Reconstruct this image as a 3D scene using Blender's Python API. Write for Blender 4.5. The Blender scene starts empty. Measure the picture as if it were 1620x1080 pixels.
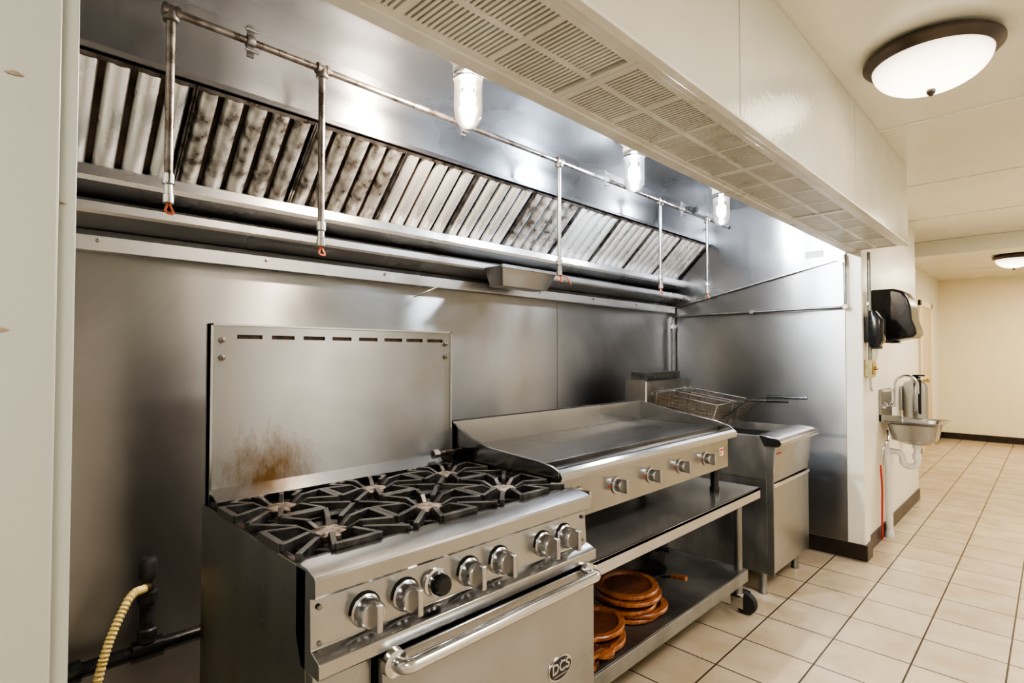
import bpy, bmesh, math, random
from mathutils import Vector, Matrix
random.seed(4)
scene = bpy.context.scene
C = scene.collection
PI = math.pi
# ------------------------------------------------------------------ materials
def mat(name, c1, c2=None, scale=5, rough=.5, metal=0, rvar=.0, bump=0, stretch=(1,1,1), detail=5,
        lo=.35, hi=.65, emis=None, estr=0, bscale=None, coat=0, dist=.001, c3=None, aniso=0, arot=.25, warp=0):
    m = bpy.data.materials.new(name); m.use_nodes = True
    nt = m.node_tree; N = nt.nodes; L = nt.links
    b = N['Principled BSDF']
    b.inputs['Metallic'].default_value = metal
    b.inputs['Roughness'].default_value = rough
    b.inputs['Coat Weight'].default_value = coat
    g = N.new('ShaderNodeNewGeometry')
    mp = N.new('ShaderNodeMapping'); mp.inputs['Scale'].default_value = stretch
    L.new(g.outputs['Position'], mp.inputs['Vector'])
    nz = N.new('ShaderNodeTexNoise'); nz.inputs['Scale'].default_value = scale; nz.inputs['Detail'].default_value = detail
    nz.inputs['Distortion'].default_value = warp
    L.new(mp.outputs[0], nz.inputs['Vector'])
    if c2 is None: c2 = tuple(min(1, x*.9) for x in c1)
    r = N.new('ShaderNodeValToRGB')
    r.color_ramp.elements[0].position = lo; r.color_ramp.elements[1].position = hi
    r.color_ramp.elements[0].color = (*c2, 1); r.color_ramp.elements[1].color = (*c1, 1)
    if c3:
        e = r.color_ramp.elements.new((lo+hi)/2); e.color = (*c3, 1)
    L.new(nz.outputs['Fac'], r.inputs['Fac'])
    L.new(r.outputs['Color'], b.inputs['Base Color'])
    if rvar:
        mr = N.new('ShaderNodeMapRange')
        mr.inputs['From Min'].default_value = .3; mr.inputs['From Max'].default_value = .7
        mr.inputs['To Min'].default_value = rough-rvar; mr.inputs['To Max'].default_value = rough+rvar
        L.new(nz.outputs['Fac'], mr.inputs['Value']); L.new(mr.outputs[0], b.inputs['Roughness'])
    if bump:
        n2 = N.new('ShaderNodeTexNoise'); n2.inputs['Scale'].default_value = bscale or scale*4; n2.inputs['Detail'].default_value = 3
        L.new(mp.outputs[0], n2.inputs['Vector'])
        bp = N.new('ShaderNodeBump'); bp.inputs['Strength'].default_value = bump; bp.inputs['Distance'].default_value = dist
        L.new(n2.outputs['Fac'], bp.inputs['Height']); L.new(bp.outputs[0], b.inputs['Normal'])
    if aniso:
        b.inputs['Anisotropic'].default_value = aniso; b.inputs['Anisotropic Rotation'].default_value = arot
        t = N.new('ShaderNodeTangent'); t.direction_type='RADIAL'; t.axis='Z'; L.new(t.outputs[0], b.inputs['Tangent'])
    if emis:
        b.inputs['Emission Color'].default_value = (*emis, 1); b.inputs['Emission Strength'].default_value = estr
    return m

M = {}
M['steel_wall'] = mat('steel_wall', (.375,.372,.37), (.30,.297,.295), 1.6, .34, 1, .05, 0, (1,1,1), 8, aniso=.85, warp=1.0)
M['steel'] = mat('steel', (.50,.50,.505), (.44,.44,.445), 3, .25, 1, .03, 0, (1,1,1), 4)
M['steel_h'] = mat('steel_hood', (.43,.44,.46), (.39,.40,.42), 1.2, .27, 1, .015, 0, (1,1,1), 3, aniso=.75)
M['ledge'] = mat('steel_ledge', (.47,.47,.47), (.41,.41,.41), 2, .28, .92, .03, 0, (1,1,1), 4)
M['steel_x'] = mat('steel_brushed', (.40,.40,.40), (.33,.33,.33), 2, .30, 1, .05, 0, (1,1,1), 7, aniso=.85, warp=.5)
M['steel_rail'] = mat('steel_rail', (.46,.46,.46), (.385,.385,.385), 3, .21, 1, .05, 0, (1,1,1), 7)
M['steel_shelf'] = mat('steel_shelf', (.56,.555,.545), (.46,.455,.445), 4, .22, .8, .05, 0, (1,1,1), 5)
M['steel_dark'] = mat('steel_dark', (.28,.27,.26), (.20,.19,.18), 3, .29, 1, .05, 0, (2,2,.6), 6)
M['guard'] = mat('backguard_steel', (.36,.36,.36), (.29,.29,.29), 2.5, .33, 1, .05, 0, (1,1,1), 8, aniso=.85, warp=.6)
M['galv'] = mat('galvanised', (.37,.37,.36), (.23,.23,.22), 7, .42, .9, .08, 0, (1,1,.5), 7)
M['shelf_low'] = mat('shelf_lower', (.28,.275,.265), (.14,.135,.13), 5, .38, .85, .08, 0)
M['filter'] = mat('filter_blade', (.76,.76,.75), (.32,.26,.20), 9, .30, .7, .08, .1, (1.3,1,.3), 8, lo=.20, hi=.38, c3=(.60,.58,.55))
M['filter_dirty'] = mat('filter_blade_greasy', (.60,.595,.585), (.19,.165,.15), 24, .32, .7, .08, .15, (1,1,.8), 9, lo=.36, hi=.60, c3=(.40,.385,.36))
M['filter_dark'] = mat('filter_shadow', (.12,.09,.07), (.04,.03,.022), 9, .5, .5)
M['pipe'] = mat('pipe_metal', (.27,.255,.245), (.12,.10,.085), 22, .32, .9, .08)
M['chrome'] = mat('chrome', (.62,.62,.62), (.56,.56,.56), 5, .17, 1)
M['knob'] = mat('knob_metal', (.50,.50,.505), (.44,.44,.445), 5, .27, 1)
M['galvpipe'] = mat('conduit', (.29,.29,.29), (.19,.19,.19), 15, .34, .9)
M['iron'] = mat('cast_iron', (.085,.080,.076), (.028,.026,.025), 26, .38, .4, .12, .5, bscale=160)
M['tray'] = mat('black_tray', (.060,.042,.032), (.016,.012,.010), 12, .28, .4, .10, .2)
M['burner'] = mat('burner_head', (.30,.25,.21), (.06,.045,.035), 45, .5, .6)
M['griddle'] = mat('griddle_plate', (.105,.10,.096), (.06,.057,.054), 4, .33, .8, .06, 0, (1,1,1), 8)
M['black'] = mat('black_plastic', (.018,.018,.02), (.012,.012,.013), 10, .22, 0)
M['blackrub'] = mat('black_rubber', (.03,.03,.032), None, 10, .6, 0)
M['dark'] = mat('dark_void', (.012,.010,.009), None, 10, .8, 0)
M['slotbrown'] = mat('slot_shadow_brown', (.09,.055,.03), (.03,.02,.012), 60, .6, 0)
M['cavity'] = mat('grille_cavity', (.20,.18,.155), (.14,.125,.105), 10, .7, 0)
M['white'] = mat('painted_wall', (.80,.775,.70), (.77,.745,.66), 3, .34, 0, .05, .3, bscale=26, dist=.003)
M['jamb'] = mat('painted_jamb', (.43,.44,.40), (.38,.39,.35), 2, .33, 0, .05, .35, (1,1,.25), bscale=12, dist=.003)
M['chip'] = mat('chipped_paint', (.30,.24,.17), (.2,.16,.11), 40, .6, 0)
M['fascia'] = mat('fascia_paint', (.65,.645,.575), (.62,.615,.54), 4, .14, 0, .03, .55, bscale=45, dist=.003)
M['ceil'] = mat('ceiling_paint', (.75,.735,.64), (.73,.715,.62), 3, .24, 0, .03, .25, bscale=30, dist=.002)
M['cream'] = mat('yellowed_enamel', (.75,.74,.69), (.65,.625,.56), 6, .32, 0, .05, .1)
M['beige'] = mat('cream_far_wall', (.86,.78,.60), (.83,.75,.57), 2, .5, 0)
M['base'] = mat('baseboard_vinyl', (.045,.032,.026), (.025,.018,.015), 12, .35, 0)
M['bronze'] = mat('bronze_rim', (.12,.10,.085), (.085,.07,.06), 9, .35, .7)
M['wood'] = mat('orange_wood', (.38,.14,.045), (.20,.065,.022), 16, .3, 0, 0, 0, (1,8,1), 5)
M['darkwood'] = mat('dark_wood', (.18,.062,.027), (.08,.028,.015), 16, .33, 0, 0, 0, (1,8,1), 5)
M['pvc'] = mat('white_pvc', (.80,.79,.76), None, 5, .3, 0)
M['red'] = mat('red_rubber', (.55,.06,.05), None, 5, .4, 0)
M['redmark'] = mat('red_print', (.6,.04,.03), None, 5, .5, 0)
M['yellow'] = mat('yellow_hose', (.95,.76,.34), (.82,.62,.24), 20, .4, 0)
M['brass'] = mat('brass', (.55,.40,.18), (.35,.25,.1), 20, .3, .9)
M['copper'] = mat('copper_wire', (.5,.15,.08), None, 20, .3, .6)
M['green'] = mat('green_pipe', (.28,.31,.27), (.2,.22,.19), 20, .4, .3)
M['oldpaint'] = mat('yellowed_box', (.50,.42,.20), (.30,.27,.15), 30, .4, .2)
M['paper'] = mat('label_paper', (.75,.78,.72), None, 5, .6, 0)
M['wire'] = mat('basket_wire', (.36,.31,.24), (.20,.16,.12), 30, .3, 1)
M['oil'] = mat('tank_interior', (.05,.04,.03), (.03,.025,.02), 8, .2, .6)
M['doorpaint'] = mat('door_paint', (.66,.54,.38), (.60,.48,.33), 3, .4, 0)
M['dome'] = mat('frosted_dome', (.9,.86,.80), None, 5, .3, 0, emis=(1.0,.84,.70), estr=2.4)
M['bulb_w'] = mat('bulb_warm', (1,1,1), None, 5, .5, 0, emis=(1.0,.83,.64), estr=1900)
M['bulb_c'] = mat('bulb_cool', (1,1,1), None, 5, .5, 0, emis=(.78,.89,1.0), estr=1800)
M['bulb_n'] = mat('bulb_neutral', (1,1,1), None, 5, .5, 0, emis=(.92,.95,1.0), estr=480)
def domegrad(m):
    nt=m.node_tree; N=nt.nodes; L=nt.links; b=N['Principled BSDF']
    g=N.new('ShaderNodeNewGeometry'); s=N.new('ShaderNodeSeparateXYZ'); L.new(g.outputs['Position'],s.inputs[0])
    mr=N.new('ShaderNodeMapRange'); mr.inputs['From Min'].default_value=2.52; mr.inputs['From Max'].default_value=2.42
    mr.inputs['To Min'].default_value=.7; mr.inputs['To Max'].default_value=3.0; L.new(s.outputs['Z'],mr.inputs['Value'])
    L.new(mr.outputs[0],b.inputs['Emission Strength'])
domegrad(M['dome'])
def stain(m, cx, cz, rad, col):
    nt=m.node_tree; N=nt.nodes; L=nt.links; b=N['Principled BSDF']
    src=b.inputs['Base Color'].links[0].from_socket
    g=N.new('ShaderNodeNewGeometry'); v=N.new('ShaderNodeVectorMath'); v.operation='SUBTRACT'
    v.inputs[1].default_value=(cx,0,cz); L.new(g.outputs['Position'],v.inputs[0])
    s=N.new('ShaderNodeVectorMath'); s.operation='MULTIPLY'; s.inputs[1].default_value=(1/rad,0,.95/rad); L.new(v.outputs[0],s.inputs[0])
    ln=N.new('ShaderNodeVectorMath'); ln.operation='LENGTH'; L.new(s.outputs[0],ln.inputs[0])
    nz=N.new('ShaderNodeTexNoise'); nz.inputs['Scale'].default_value=36; nz.inputs['Detail'].default_value=12; nz.inputs['Roughness'].default_value=.75
    mp=N.new('ShaderNodeMapping'); mp.inputs['Scale'].default_value=(1,1,.40)
    L.new(g.outputs['Position'],mp.inputs['Vector']); L.new(mp.outputs[0],nz.inputs['Vector'])
    a=N.new('ShaderNodeMath'); a.operation='SUBTRACT'; a.inputs[0].default_value=1.0; L.new(ln.outputs['Value'],a.inputs[1])
    ad=N.new('ShaderNodeMath'); ad.operation='MULTIPLY_ADD'; L.new(nz.outputs['Fac'],ad.inputs[0]); ad.inputs[1].default_value=1.6; L.new(a.outputs[0],ad.inputs[2])
    sb=N.new('ShaderNodeMath'); sb.operation='SUBTRACT'; sb.use_clamp=True; L.new(ad.outputs[0],sb.inputs[0]); sb.inputs[1].default_value=.82
    ml=N.new('ShaderNodeMath'); ml.operation='MULTIPLY'; ml.use_clamp=True; L.new(sb.outputs[0],ml.inputs[0]); ml.inputs[1].default_value=1.15
    mx=N.new('ShaderNodeMix'); mx.data_type='RGBA'; L.new(ml.outputs[0],mx.inputs[0]); L.new(src,mx.inputs[6]); mx.inputs[7].default_value=(*col,1)
    L.new(mx.outputs[2],b.inputs['Base Color'])
stain(M['guard'], .655, .98, .17, (.15,.09,.04))
def glassmat():
    m=bpy.data.materials.new('glowing_glass'); m.use_nodes=True; nt=m.node_tree; N=nt.nodes; L=nt.links
    N.remove(N['Principled BSDF']); out=N['Material Output']
    t=N.new('ShaderNodeBsdfTransparent'); t.inputs['Color'].default_value=(.93,.93,.93,1); g=N.new('ShaderNodeBsdfGlossy'); g.inputs['Roughness'].default_value=.08; g.inputs['Color'].default_value=(.75,.75,.75,1)
    lw=N.new('ShaderNodeLayerWeight'); lw.inputs['Blend'].default_value=.40
    nz=N.new('ShaderNodeTexNoise'); nz.inputs['Scale'].default_value=20
    e=N.new('ShaderNodeEmission'); e.inputs['Color'].default_value=(1,.88,.74,1); e.inputs['Strength'].default_value=.6  # faint warm glow mixed into the glass, standing in for bulb light
    mx=N.new('ShaderNodeMixShader'); L.new(lw.outputs['Fresnel'],mx.inputs[0]); L.new(t.outputs[0],mx.inputs[1]); L.new(g.outputs[0],mx.inputs[2])
    m2=N.new('ShaderNodeMixShader'); mr=N.new('ShaderNodeMath'); mr.operation='MULTIPLY'; mr.inputs[1].default_value=.35
    L.new(nz.outputs['Fac'],mr.inputs[0]); L.new(mr.outputs[0],m2.inputs[0]); L.new(mx.outputs[0],m2.inputs[1]); L.new(e.outputs[0],m2.inputs[2])
    L.new(m2.outputs[0],out.inputs['Surface']); return m
M['glass']=glassmat()
def tilemat():
    m=bpy.data.materials.new('floor_tiles'); m.use_nodes=True; nt=m.node_tree; N=nt.nodes; L=nt.links; b=N['Principled BSDF']
    g=N.new('ShaderNodeNewGeometry'); mp=N.new('ShaderNodeMapping'); mp.inputs['Location'].default_value=(.08,-.17+.305*20,0)
    L.new(g.outputs['Position'],mp.inputs['Vector'])
    br=N.new('ShaderNodeTexBrick'); br.offset=0; br.squash=1
    br.inputs['Scale'].default_value=1; br.inputs['Brick Width'].default_value=.305; br.inputs['Row Height'].default_value=.305
    br.inputs['Mortar Size'].default_value=.0036; br.inputs['Mortar Smooth'].default_value=.1; br.inputs['Bias'].default_value=0
    br.inputs['Color1'].default_value=(.60,.505,.385,1); br.inputs['Color2'].default_value=(.525,.435,.325,1); br.inputs['Mortar'].default_value=(.06,.042,.03,1)
    L.new(mp.outputs[0],br.inputs['Vector'])
    nz=N.new('ShaderNodeTexNoise'); nz.inputs['Scale'].default_value=5; nz.inputs['Detail'].default_value=7; L.new(g.outputs['Position'],nz.inputs['Vector'])
    r=N.new('ShaderNodeValToRGB'); r.color_ramp.elements[0].color=(.87,.84,.79,1); r.color_ramp.elements[1].color=(1,1,1,1)
    r.color_ramp.elements[0].position=.35; r.color_ramp.elements[1].position=.6; L.new(nz.outputs['Fac'],r.inputs['Fac'])
    mx=N.new('ShaderNodeMix'); mx.data_type='RGBA'; mx.blend_type='MULTIPLY'; mx.inputs[0].default_value=1
    L.new(br.outputs['Color'],mx.inputs[6]); L.new(r.outputs['Color'],mx.inputs[7]); L.new(mx.outputs[2],b.inputs['Base Color'])
    b.inputs['Roughness'].default_value=.27
    bp=N.new('ShaderNodeBump'); bp.invert=True; bp.inputs['Strength'].default_value=.6; bp.inputs['Distance'].default_value=.003
    L.new(br.outputs['Fac'],bp.inputs['Height']); L.new(bp.outputs[0],b.inputs['Normal']); return m
M['tile']=tilemat()
# ------------------------------------------------------------------ mesh helpers
def wloc(o):
    v=Vector((0,0,0))
    while o: v=v+o.location; o=o.parent
    return v
class MB:
    def __init__(s): s.bm=bmesh.new()
    def faces(s, vs, fs):
        v=[s.bm.verts.new(p) for p in vs]
        for f in fs:
            try: s.bm.faces.new([v[i] for i in f])
            except ValueError: pass
        return s
    def box(s,x0,x1,y0,y1,z0,z1):
        return s.faces([(x0,y0,z0),(x1,y0,z0),(x1,y1,z0),(x0,y1,z0),(x0,y0,z1),(x1,y0,z1),(x1,y1,z1),(x0,y1,z1)],
            [(0,3,2,1),(4,5,6,7),(0,1,5,4),(1,2,6,5),(2,3,7,6),(3,0,4,7)])
    def prism(s,pts,axis,a0,a1):
        def P(p,a): return (a,p[0],p[1]) if axis=='x' else ((p[0],a,p[1]) if axis=='y' else (p[0],p[1],a))
        n=len(pts); vs=[P(p,a0) for p in pts]+[P(p,a1) for p in pts]
        fs=[tuple(range(n)),tuple(range(2*n-1,n-1,-1))]+[(i,(i+1)%n,n+(i+1)%n,n+i) for i in range(n)]
        return s.faces(vs,fs)
    def loft(s,rings,cap0=True,cap1=True):
        n=len(rings[0]); vs=[p for r in rings for p in r]; fs=[]
        for k in range(len(rings)-1):
            for i in range(n): fs.append((k*n+i,k*n+(i+1)%n,(k+1)*n+(i+1)%n,(k+1)*n+i))
        if cap0: fs.append(tuple(range(n)))
        if cap1: fs.append(tuple(range((len(rings)-1)*n,len(rings)*n)))
        return s.faces(vs,fs)
    def tube(s,path,r,n=10,caps=True):
        P=[Vector(p) for p in path]; rings=[]; up=None
        for i,p in enumerate(P):
            t=(P[min(i+1,len(P)-1)]-P[max(i-1,0)]).normalized()
            if up is None:
                a=Vector((0,0,1)) if abs(t.z)<.9 else Vector((1,0,0)); up=(a-t*a.dot(t)).normalized()
            else: up=(up-t*up.dot(t)).normalized()
            b=t.cross(up); rr=r[i] if isinstance(r,(list,tuple)) else r
            rings.append([tuple(p+(up*math.cos(2*PI*k/n)+b*math.sin(2*PI*k/n))*rr) for k in range(n)])
        return s.loft(rings,caps,caps)
    def lathe(s,prof,c=(0,0,0),n=28,axis='z',sgn=1,lob=0,nl=6):
        rings=[]
        for (r,h) in prof:
            ring=[]
            for k in range(n):
                a=2*PI*k/n; rr=r*(1+lob*math.cos(nl*a)); u,v=rr*math.cos(a),rr*math.sin(a); h2=h*sgn
                ring.append((c[0]+u,c[1]+v,c[2]+h2) if axis=='z' else ((c[0]+u,c[1]+h2,c[2]+v) if axis=='y' else (c[0]+h2,c[1]+u,c[2]+v)))
            rings.append(ring)
        return s.loft(rings)
    def build(s,name,m,parent=None,bevel=0,local=False,smooth=40,seg=2):
        bmesh.ops.recalc_face_normals(s.bm,faces=s.bm.faces[:])
        if parent is not None and not local: bmesh.ops.translate(s.bm,verts=s.bm.verts[:],vec=-wloc(parent))
        me=bpy.data.meshes.new(name); s.bm.to_mesh(me); s.bm.free()
        for p in me.polygons: p.use_smooth=True
        me.set_sharp_from_angle(angle=math.radians(smooth))
        me.materials.append(M[m] if isinstance(m,str) else m)
        o=bpy.data.objects.new(name,me); C.objects.link(o)
        if parent is not None: o.parent=parent
        if bevel:
            b=o.modifiers.new('bevel','BEVEL'); b.width=bevel; b.segments=seg; b.limit_method='ANGLE'; b.angle_limit=math.radians(50)
        return o
def rr(x0,x1,y0,y1,z,r=.02,n=4):
    out=[]
    for cx,cy,a0 in ((x1-r,y1-r,0),(x0+r,y1-r,PI/2),(x0+r,y0+r,PI),(x1-r,y0+r,1.5*PI)):
        for k in range(n+1):
            a=a0+PI/2*k/n; out.append((cx+r*math.cos(a),cy+r*math.sin(a),z))
    return out
def bend(pts,rad=.03,n=5):
    P=[Vector(p) for p in pts]; out=[P[0]]
    for i in range(1,len(P)-1):
        a=(P[i-1]-P[i]); b=(P[i+1]-P[i]); r=min(rad,a.length*.49,b.length*.49)
        p0=P[i]+a.normalized()*r; p1=P[i]+b.normalized()*r
        for k in range(n+1):
            t=k/n; out.append(p0*(1-t)**2+P[i]*2*t*(1-t)+p1*t*t)
    out.append(P[-1]); return out
def thing(name,label,cat,loc=(0,0,0),group=None):
    o=bpy.data.objects.new(name,None); C.objects.link(o); o.location=loc; o.empty_display_size=.05
    o['label']=label; o['category']=cat
    if group: o['group']=group
    return o
def tag(o,label,cat,group=None):
    o['label']=label; o['category']=cat
    if group: o['group']=group
    return o
def struct(o): o['kind']='structure'; return o
def dup(root,loc,label=None):
    r=root.copy(); C.objects.link(r); r.location=loc
    if label: r['label']=label
    for ch in list(root.children):
        c=ch.copy(); C.objects.link(c); c.parent=r
        for g in ch.children:
            d=g.copy(); C.objects.link(d); d.parent=c
    return r
def text_mesh(s,size,name,m,parent,loc,ext=.001,rot=(PI/2,0,0)):
    cu=bpy.data.curves.new(name,'FONT'); cu.body=s; cu.size=size; cu.extrude=ext; cu.align_x='CENTER'; cu.align_y='CENTER'; cu.offset=.0008
    t=bpy.data.objects.new('tmp',cu); C.objects.link(t)
    dg=bpy.context.evaluated_depsgraph_get(); me=bpy.data.meshes.new_from_object(t.evaluated_get(dg))
    bpy.data.objects.remove(t); me.transform(Matrix.Rotation(rot[0],4,'X')); me.materials.clear(); me.materials.append(M[m])
    o=bpy.data.objects.new(name,me); C.objects.link(o)
    o.parent=parent; o.location=Vector(loc)-wloc(parent); return o
# ------------------------------------------------------------------ setting
CE=2.57; YB=2.31; XE=4.22
struct(MB().box(-2.2,11.5,-1.5,2.5,-.1,0).build('floor','tile'))
struct(MB().box(-2.2,11.5,-1.5,2.5,CE,CE+.1).build('ceiling','ceil'))
struct(MB().box(.1,XE,YB,YB+.1,0,CE).build('wall_back','steel_wall'))
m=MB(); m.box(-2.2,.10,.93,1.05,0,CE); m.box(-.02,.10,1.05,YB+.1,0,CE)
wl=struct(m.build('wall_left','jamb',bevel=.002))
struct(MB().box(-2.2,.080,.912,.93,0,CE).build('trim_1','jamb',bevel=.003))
m=MB()
for (x,z,s) in ((.02,1.40,.012),(.035,1.72,.008),(.0,.98,.007),(.085,1.57,.004)):
    m.faces([(x+s*math.cos(a)*(1+.35*math.sin(3*a+x*90)),.9108 if x<.075 else .9285,z+.35*s*math.sin(a)) for a in [2*PI*k/14 for k in range(14)]],[tuple(range(14))])
m.build('paint_chips','chip',wl)
struct(MB().box(XE,4.36,.91,YB+.1,0,CE).build('wall_partition','white',bevel=.006))
struct(MB().box(XE-.008,XE,1.01,YB,.11,CE-.001).build('trim_2','steel_wall'))
m=MB(); m.box(4.36,6.4,.94,1.06,0,CE); m.box(6.28,6.4,1.06,1.47,0,CE); m.box(6.4,11.3,1.35,1.47,0,CE)
struct(m.build('wall_corridor','white'))
struct(MB().box(11.3,11.42,-1.5,1.47,0,CE).build('wall_far','beige'))
struct(MB().box(-2.2,11.5,-1.5,-1.4,0,CE).build('wall_right','white'))
struct(MB().box(-2.2,-2.1,-1.4,.93,0,CE).build('wall_rear','white'))
struct(MB().box(7.2,7.55,-1.4,1.35,CE-.16,CE).build('trim_3','ceil',bevel=.005))
m=MB()
for x in (3.45,4.76,6.0,8.6,10.0): m.box(x-.012,x+.012,-1.4,.655 if x<4.2 else .94,CE-.004,CE)
struct(m.build('trim_4','white'))
m=MB(); m.box(4.36,6.4,.93,.94,0,.1); m.box(6.4,11.3,1.34,1.35,0,.1)
struct(m.build('baseboard_corridor','base'))
struct(MB().box(11.29,11.3,-1.4,1.35,0,.1).build('baseboard_far','base'))
m=MB(); m.box(XE-.012,XE,.90,YB,0,.105); m.box(XE,4.36,.898,.91,0,.105)
struct(m.build('baseboard_partition','base'))
d=MB().box(9.45,10.3,1.335,1.348,0,2.05).build('door_1','doorpaint'); struct(d)
m=MB(); m.box(9.37,9.45,1.32,1.35,0,2.13); m.box(10.3,10.38,1.32,1.35,0,2.13); m.box(9.37,10.38,1.32,1.35,2.05,2.13)
m.build('door_frame','beige',d,.004)
m=MB(); m.tube([(9.53,1.335,1.0),(9.53,1.29,1.0)],.012); m.lathe([(0.001,0),(.028,.005),(.03,.02),(.015,.035),(.001,.036)],(9.53,1.29,1.0),12,'y',-1); m.build('door_knob','brass',d)
m=MB(); m.box(2.726,2.732,YB-.0015,YB,.1,1.72); struct(m.build('trim_5','steel_dark'))
m=MB(); m.box(XE-.03,XE-.008,YB-.012,YB,.1,1.75); struct(m.build('trim_6','steel'))
# ------------------------------------------------------------------ hood
hood=thing('exhaust_hood','long stainless exhaust hood with cream enamel front over the cooking line','hood',(2.15,1.6,2.07))
m=MB(); m.box(.10,XE-.008,.98,1.96,2.50,2.515); m.build('roof_panel','steel_h',hood)
m=MB(); m.box(.10,XE-.008,.965,.98,2.085,2.5); m.build('inner_front_panel','steel_h',hood)
m=MB(); m.box(.10,XE-.008,1.955,1.97,2.25,2.5); m.prism([(1.97,2.25),(1.97,2.275),(1.95,2.27),(1.945,2.25)],'x',.10,XE-.008); m.build('rear_panel','steel_h',hood)
m=MB(); m.box(.10,1.617,.655,.667,2.07,CE-.002); m.box(1.623,2.947,.655,.667,2.07,CE-.002); m.box(2.953,4.235,.655,.667,2.07,CE-.002)
m.box(1.617,1.623,.66,.667,2.07,CE-.002); m.box(2.947,2.953,.66,.667,2.07,CE-.002)
m.build('front_fascia','fascia',hood)
m=MB(); m.box(XE-.003,4.235,.667,.908,2.07,CE-.002); m.build('end_cap','fascia',hood)
m=MB(); m.box(.10,XE-.01,.668,.69,2.063,2.075); m.box(.10,XE-.01,.955,1.0,2.06,2.085); m.prism([(.645,2.07),(.645,2.062),(.668,2.058),(.668,2.07)],'x',.10,4.235)
m.build('lower_rim','cream',hood,.002)
m=MB(); m.box(.10,XE-.01,.69,.955,2.095,2.10); m.build('plenum_back','cavity',hood)
m=MB(); m.prism([(2.29,1.757),(1.0,2.03),(1.0,2.499),(2.29,2.499)],'x',XE-.022,XE-.009); ep=m.build('end_panel','steel_h',hood)
m=MB(); m.box(XE-.0235,XE-.022,1.13,1.25,2.045,2.095); m.build('sticker','paper',ep)
m=MB(); m.prism([(2.29,1.750),(1.0,2.023),(1.0,2.032),(2.29,1.759)],'x',XE-.028,XE-.022); m.build('end_panel_rim','steel',hood)
m=MB(); x0,x1=.101,XE-.024
m.prism([(2.309,1.715),(2.262,1.71),(2.258,1.716),(2.258,1.765),(2.29,1.79),(2.309,1.79)],'x',x0,x1)
m.build('wall_flange','ledge',hood,smooth=25)
m=MB(); m.prism([(2.309,1.79),(2.25,1.80),(2.185,1.825),(2.18,1.835),(2.18,1.862),(2.24,1.885),(2.309,1.9)],'x',x0,x1); m.build('lower_ledge','ledge',hood,smooth=25)
m=MB(); m.prism([(2.309,1.90),(2.22,1.905),(2.165,1.925),(2.16,1.94),(2.165,1.975),(2.19,1.985),(2.309,1.985)],'x',x0,x1); m.build('grease_trough','ledge',hood,smooth=25)
for x in [.3+.55*i for i in range(8)]:
    m=MB(); m.lathe([(.007,0),(.006,.004),(.001,.005)],(x,2.257,1.75),8,'y',-1); m.build('rivet','steel_dark',hood)
pans=[(.10,1.116),(1.118,2.056),(2.058,2.986),(2.988,3.866),(3.868,4.21)]
for a,b in pans:
    m=MB(); y0,y1=.6895,.9555; z0,z1=2.064,2.082
    m.box(a,b,y0,y0+.018,z0,z1); m.box(a,b,y1-.018,y1,z0,z1); m.box(a,a+.018,y0+.018,y1-.018,z0,z1); m.box(b-.018,b,y0+.018,y1-.018,z0,z1)
    yc=(y0+y1)/2; m.box(a+.018,b-.018,yc-.008,yc+.008,z0+.003,z1)
    n=4 if b-a>.5 else 1
    for k in range(1,n):
        xc=a+(b-a)*k/n; m.box(xc-.009,xc+.009,y0+.018,y1-.018,z0+.002,z1)
    x=a+.024
    while x<b-.026:
        m.prism([(x,z0+.004),(x+.0080,z0+.004),(x+.0095,z1-.002),(x+.0015,z1-.002)],'y',y0+.018,y1-.018); x+=.0140
    g=m.build('supply_grille','cream',hood)
# ------------------------------------------------------------------ filters
S=Vector((0,-.72,.694)); Nn=Vector((0,-.694,-.72)); LEN=.389
def FP(x,s,n): v=S*s+Nn*n; return (x,v.y,v.z)
def fbox(m,x0,x1,s0,s1,n0,n1):
    vs=[FP(x,s,n) for n in (n0,n1) for (x,s) in ((x0,s0),(x1,s0),(x1,s1),(x0,s1))]
    m.faces(vs,[(0,3,2,1),(4,5,6,7),(0,1,5,4),(1,2,6,5),(2,3,7,6),(3,0,4,7)])
W=.4065
fl=thing('baffle_filter','','grease filter',(.105,2.25,1.99),'baffle filters in the hood')
m=MB(); fbox(m,.002,W-.002,0,.014,-.004,.018); fbox(m,.002,W-.002,LEN-.018,LEN-.004,-.004,.018); fbox(m,.001,.007,0,LEN-.004,-.004,.022); fbox(m,W-.007,W-.001,0,LEN-.004,-.004,.022)
m.build('frame','pipe',fl,local=True)
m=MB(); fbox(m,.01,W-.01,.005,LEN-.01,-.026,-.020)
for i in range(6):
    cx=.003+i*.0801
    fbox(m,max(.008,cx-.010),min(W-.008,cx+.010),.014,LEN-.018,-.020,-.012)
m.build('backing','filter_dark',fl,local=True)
m=MB()
for i in range(5):
    cx=.0432+i*.0800; rings=[]
    for s in (.014,LEN-.018):
        ring=[]
        prof_=[(-.031,-.004),(-.030,.004)]+[(-.028*math.cos(PI*k/8),.006+.020*math.sin(PI*k/8)) for k in range(9)]+[(.030,.004),(.031,-.004)]
        inn=[(x*.92,n-.003) for x,n in prof_][::-1]
        for x,n in prof_+inn: ring.append(FP(cx+x,s,n))
        rings.append(ring)
    m.loft(rings)
m.build('baffles','filter',fl,local=True)
places=['leftmost baffle filter in the hood, beside the white jamb','second baffle filter from the left, behind the first vertical pipe drop','third baffle filter from the left, blotched with dark grease','fourth baffle filter from the left, behind the second pipe drop','fifth baffle filter from the left, with pale clean blades','sixth baffle filter from the left, above the metal grease cup','fourth baffle filter from the right end of the hood','third baffle filter from the right end of the hood','second baffle filter from the right end of the hood','rightmost baffle filter, against the slanted hood end panel']
dirty=None
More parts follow.
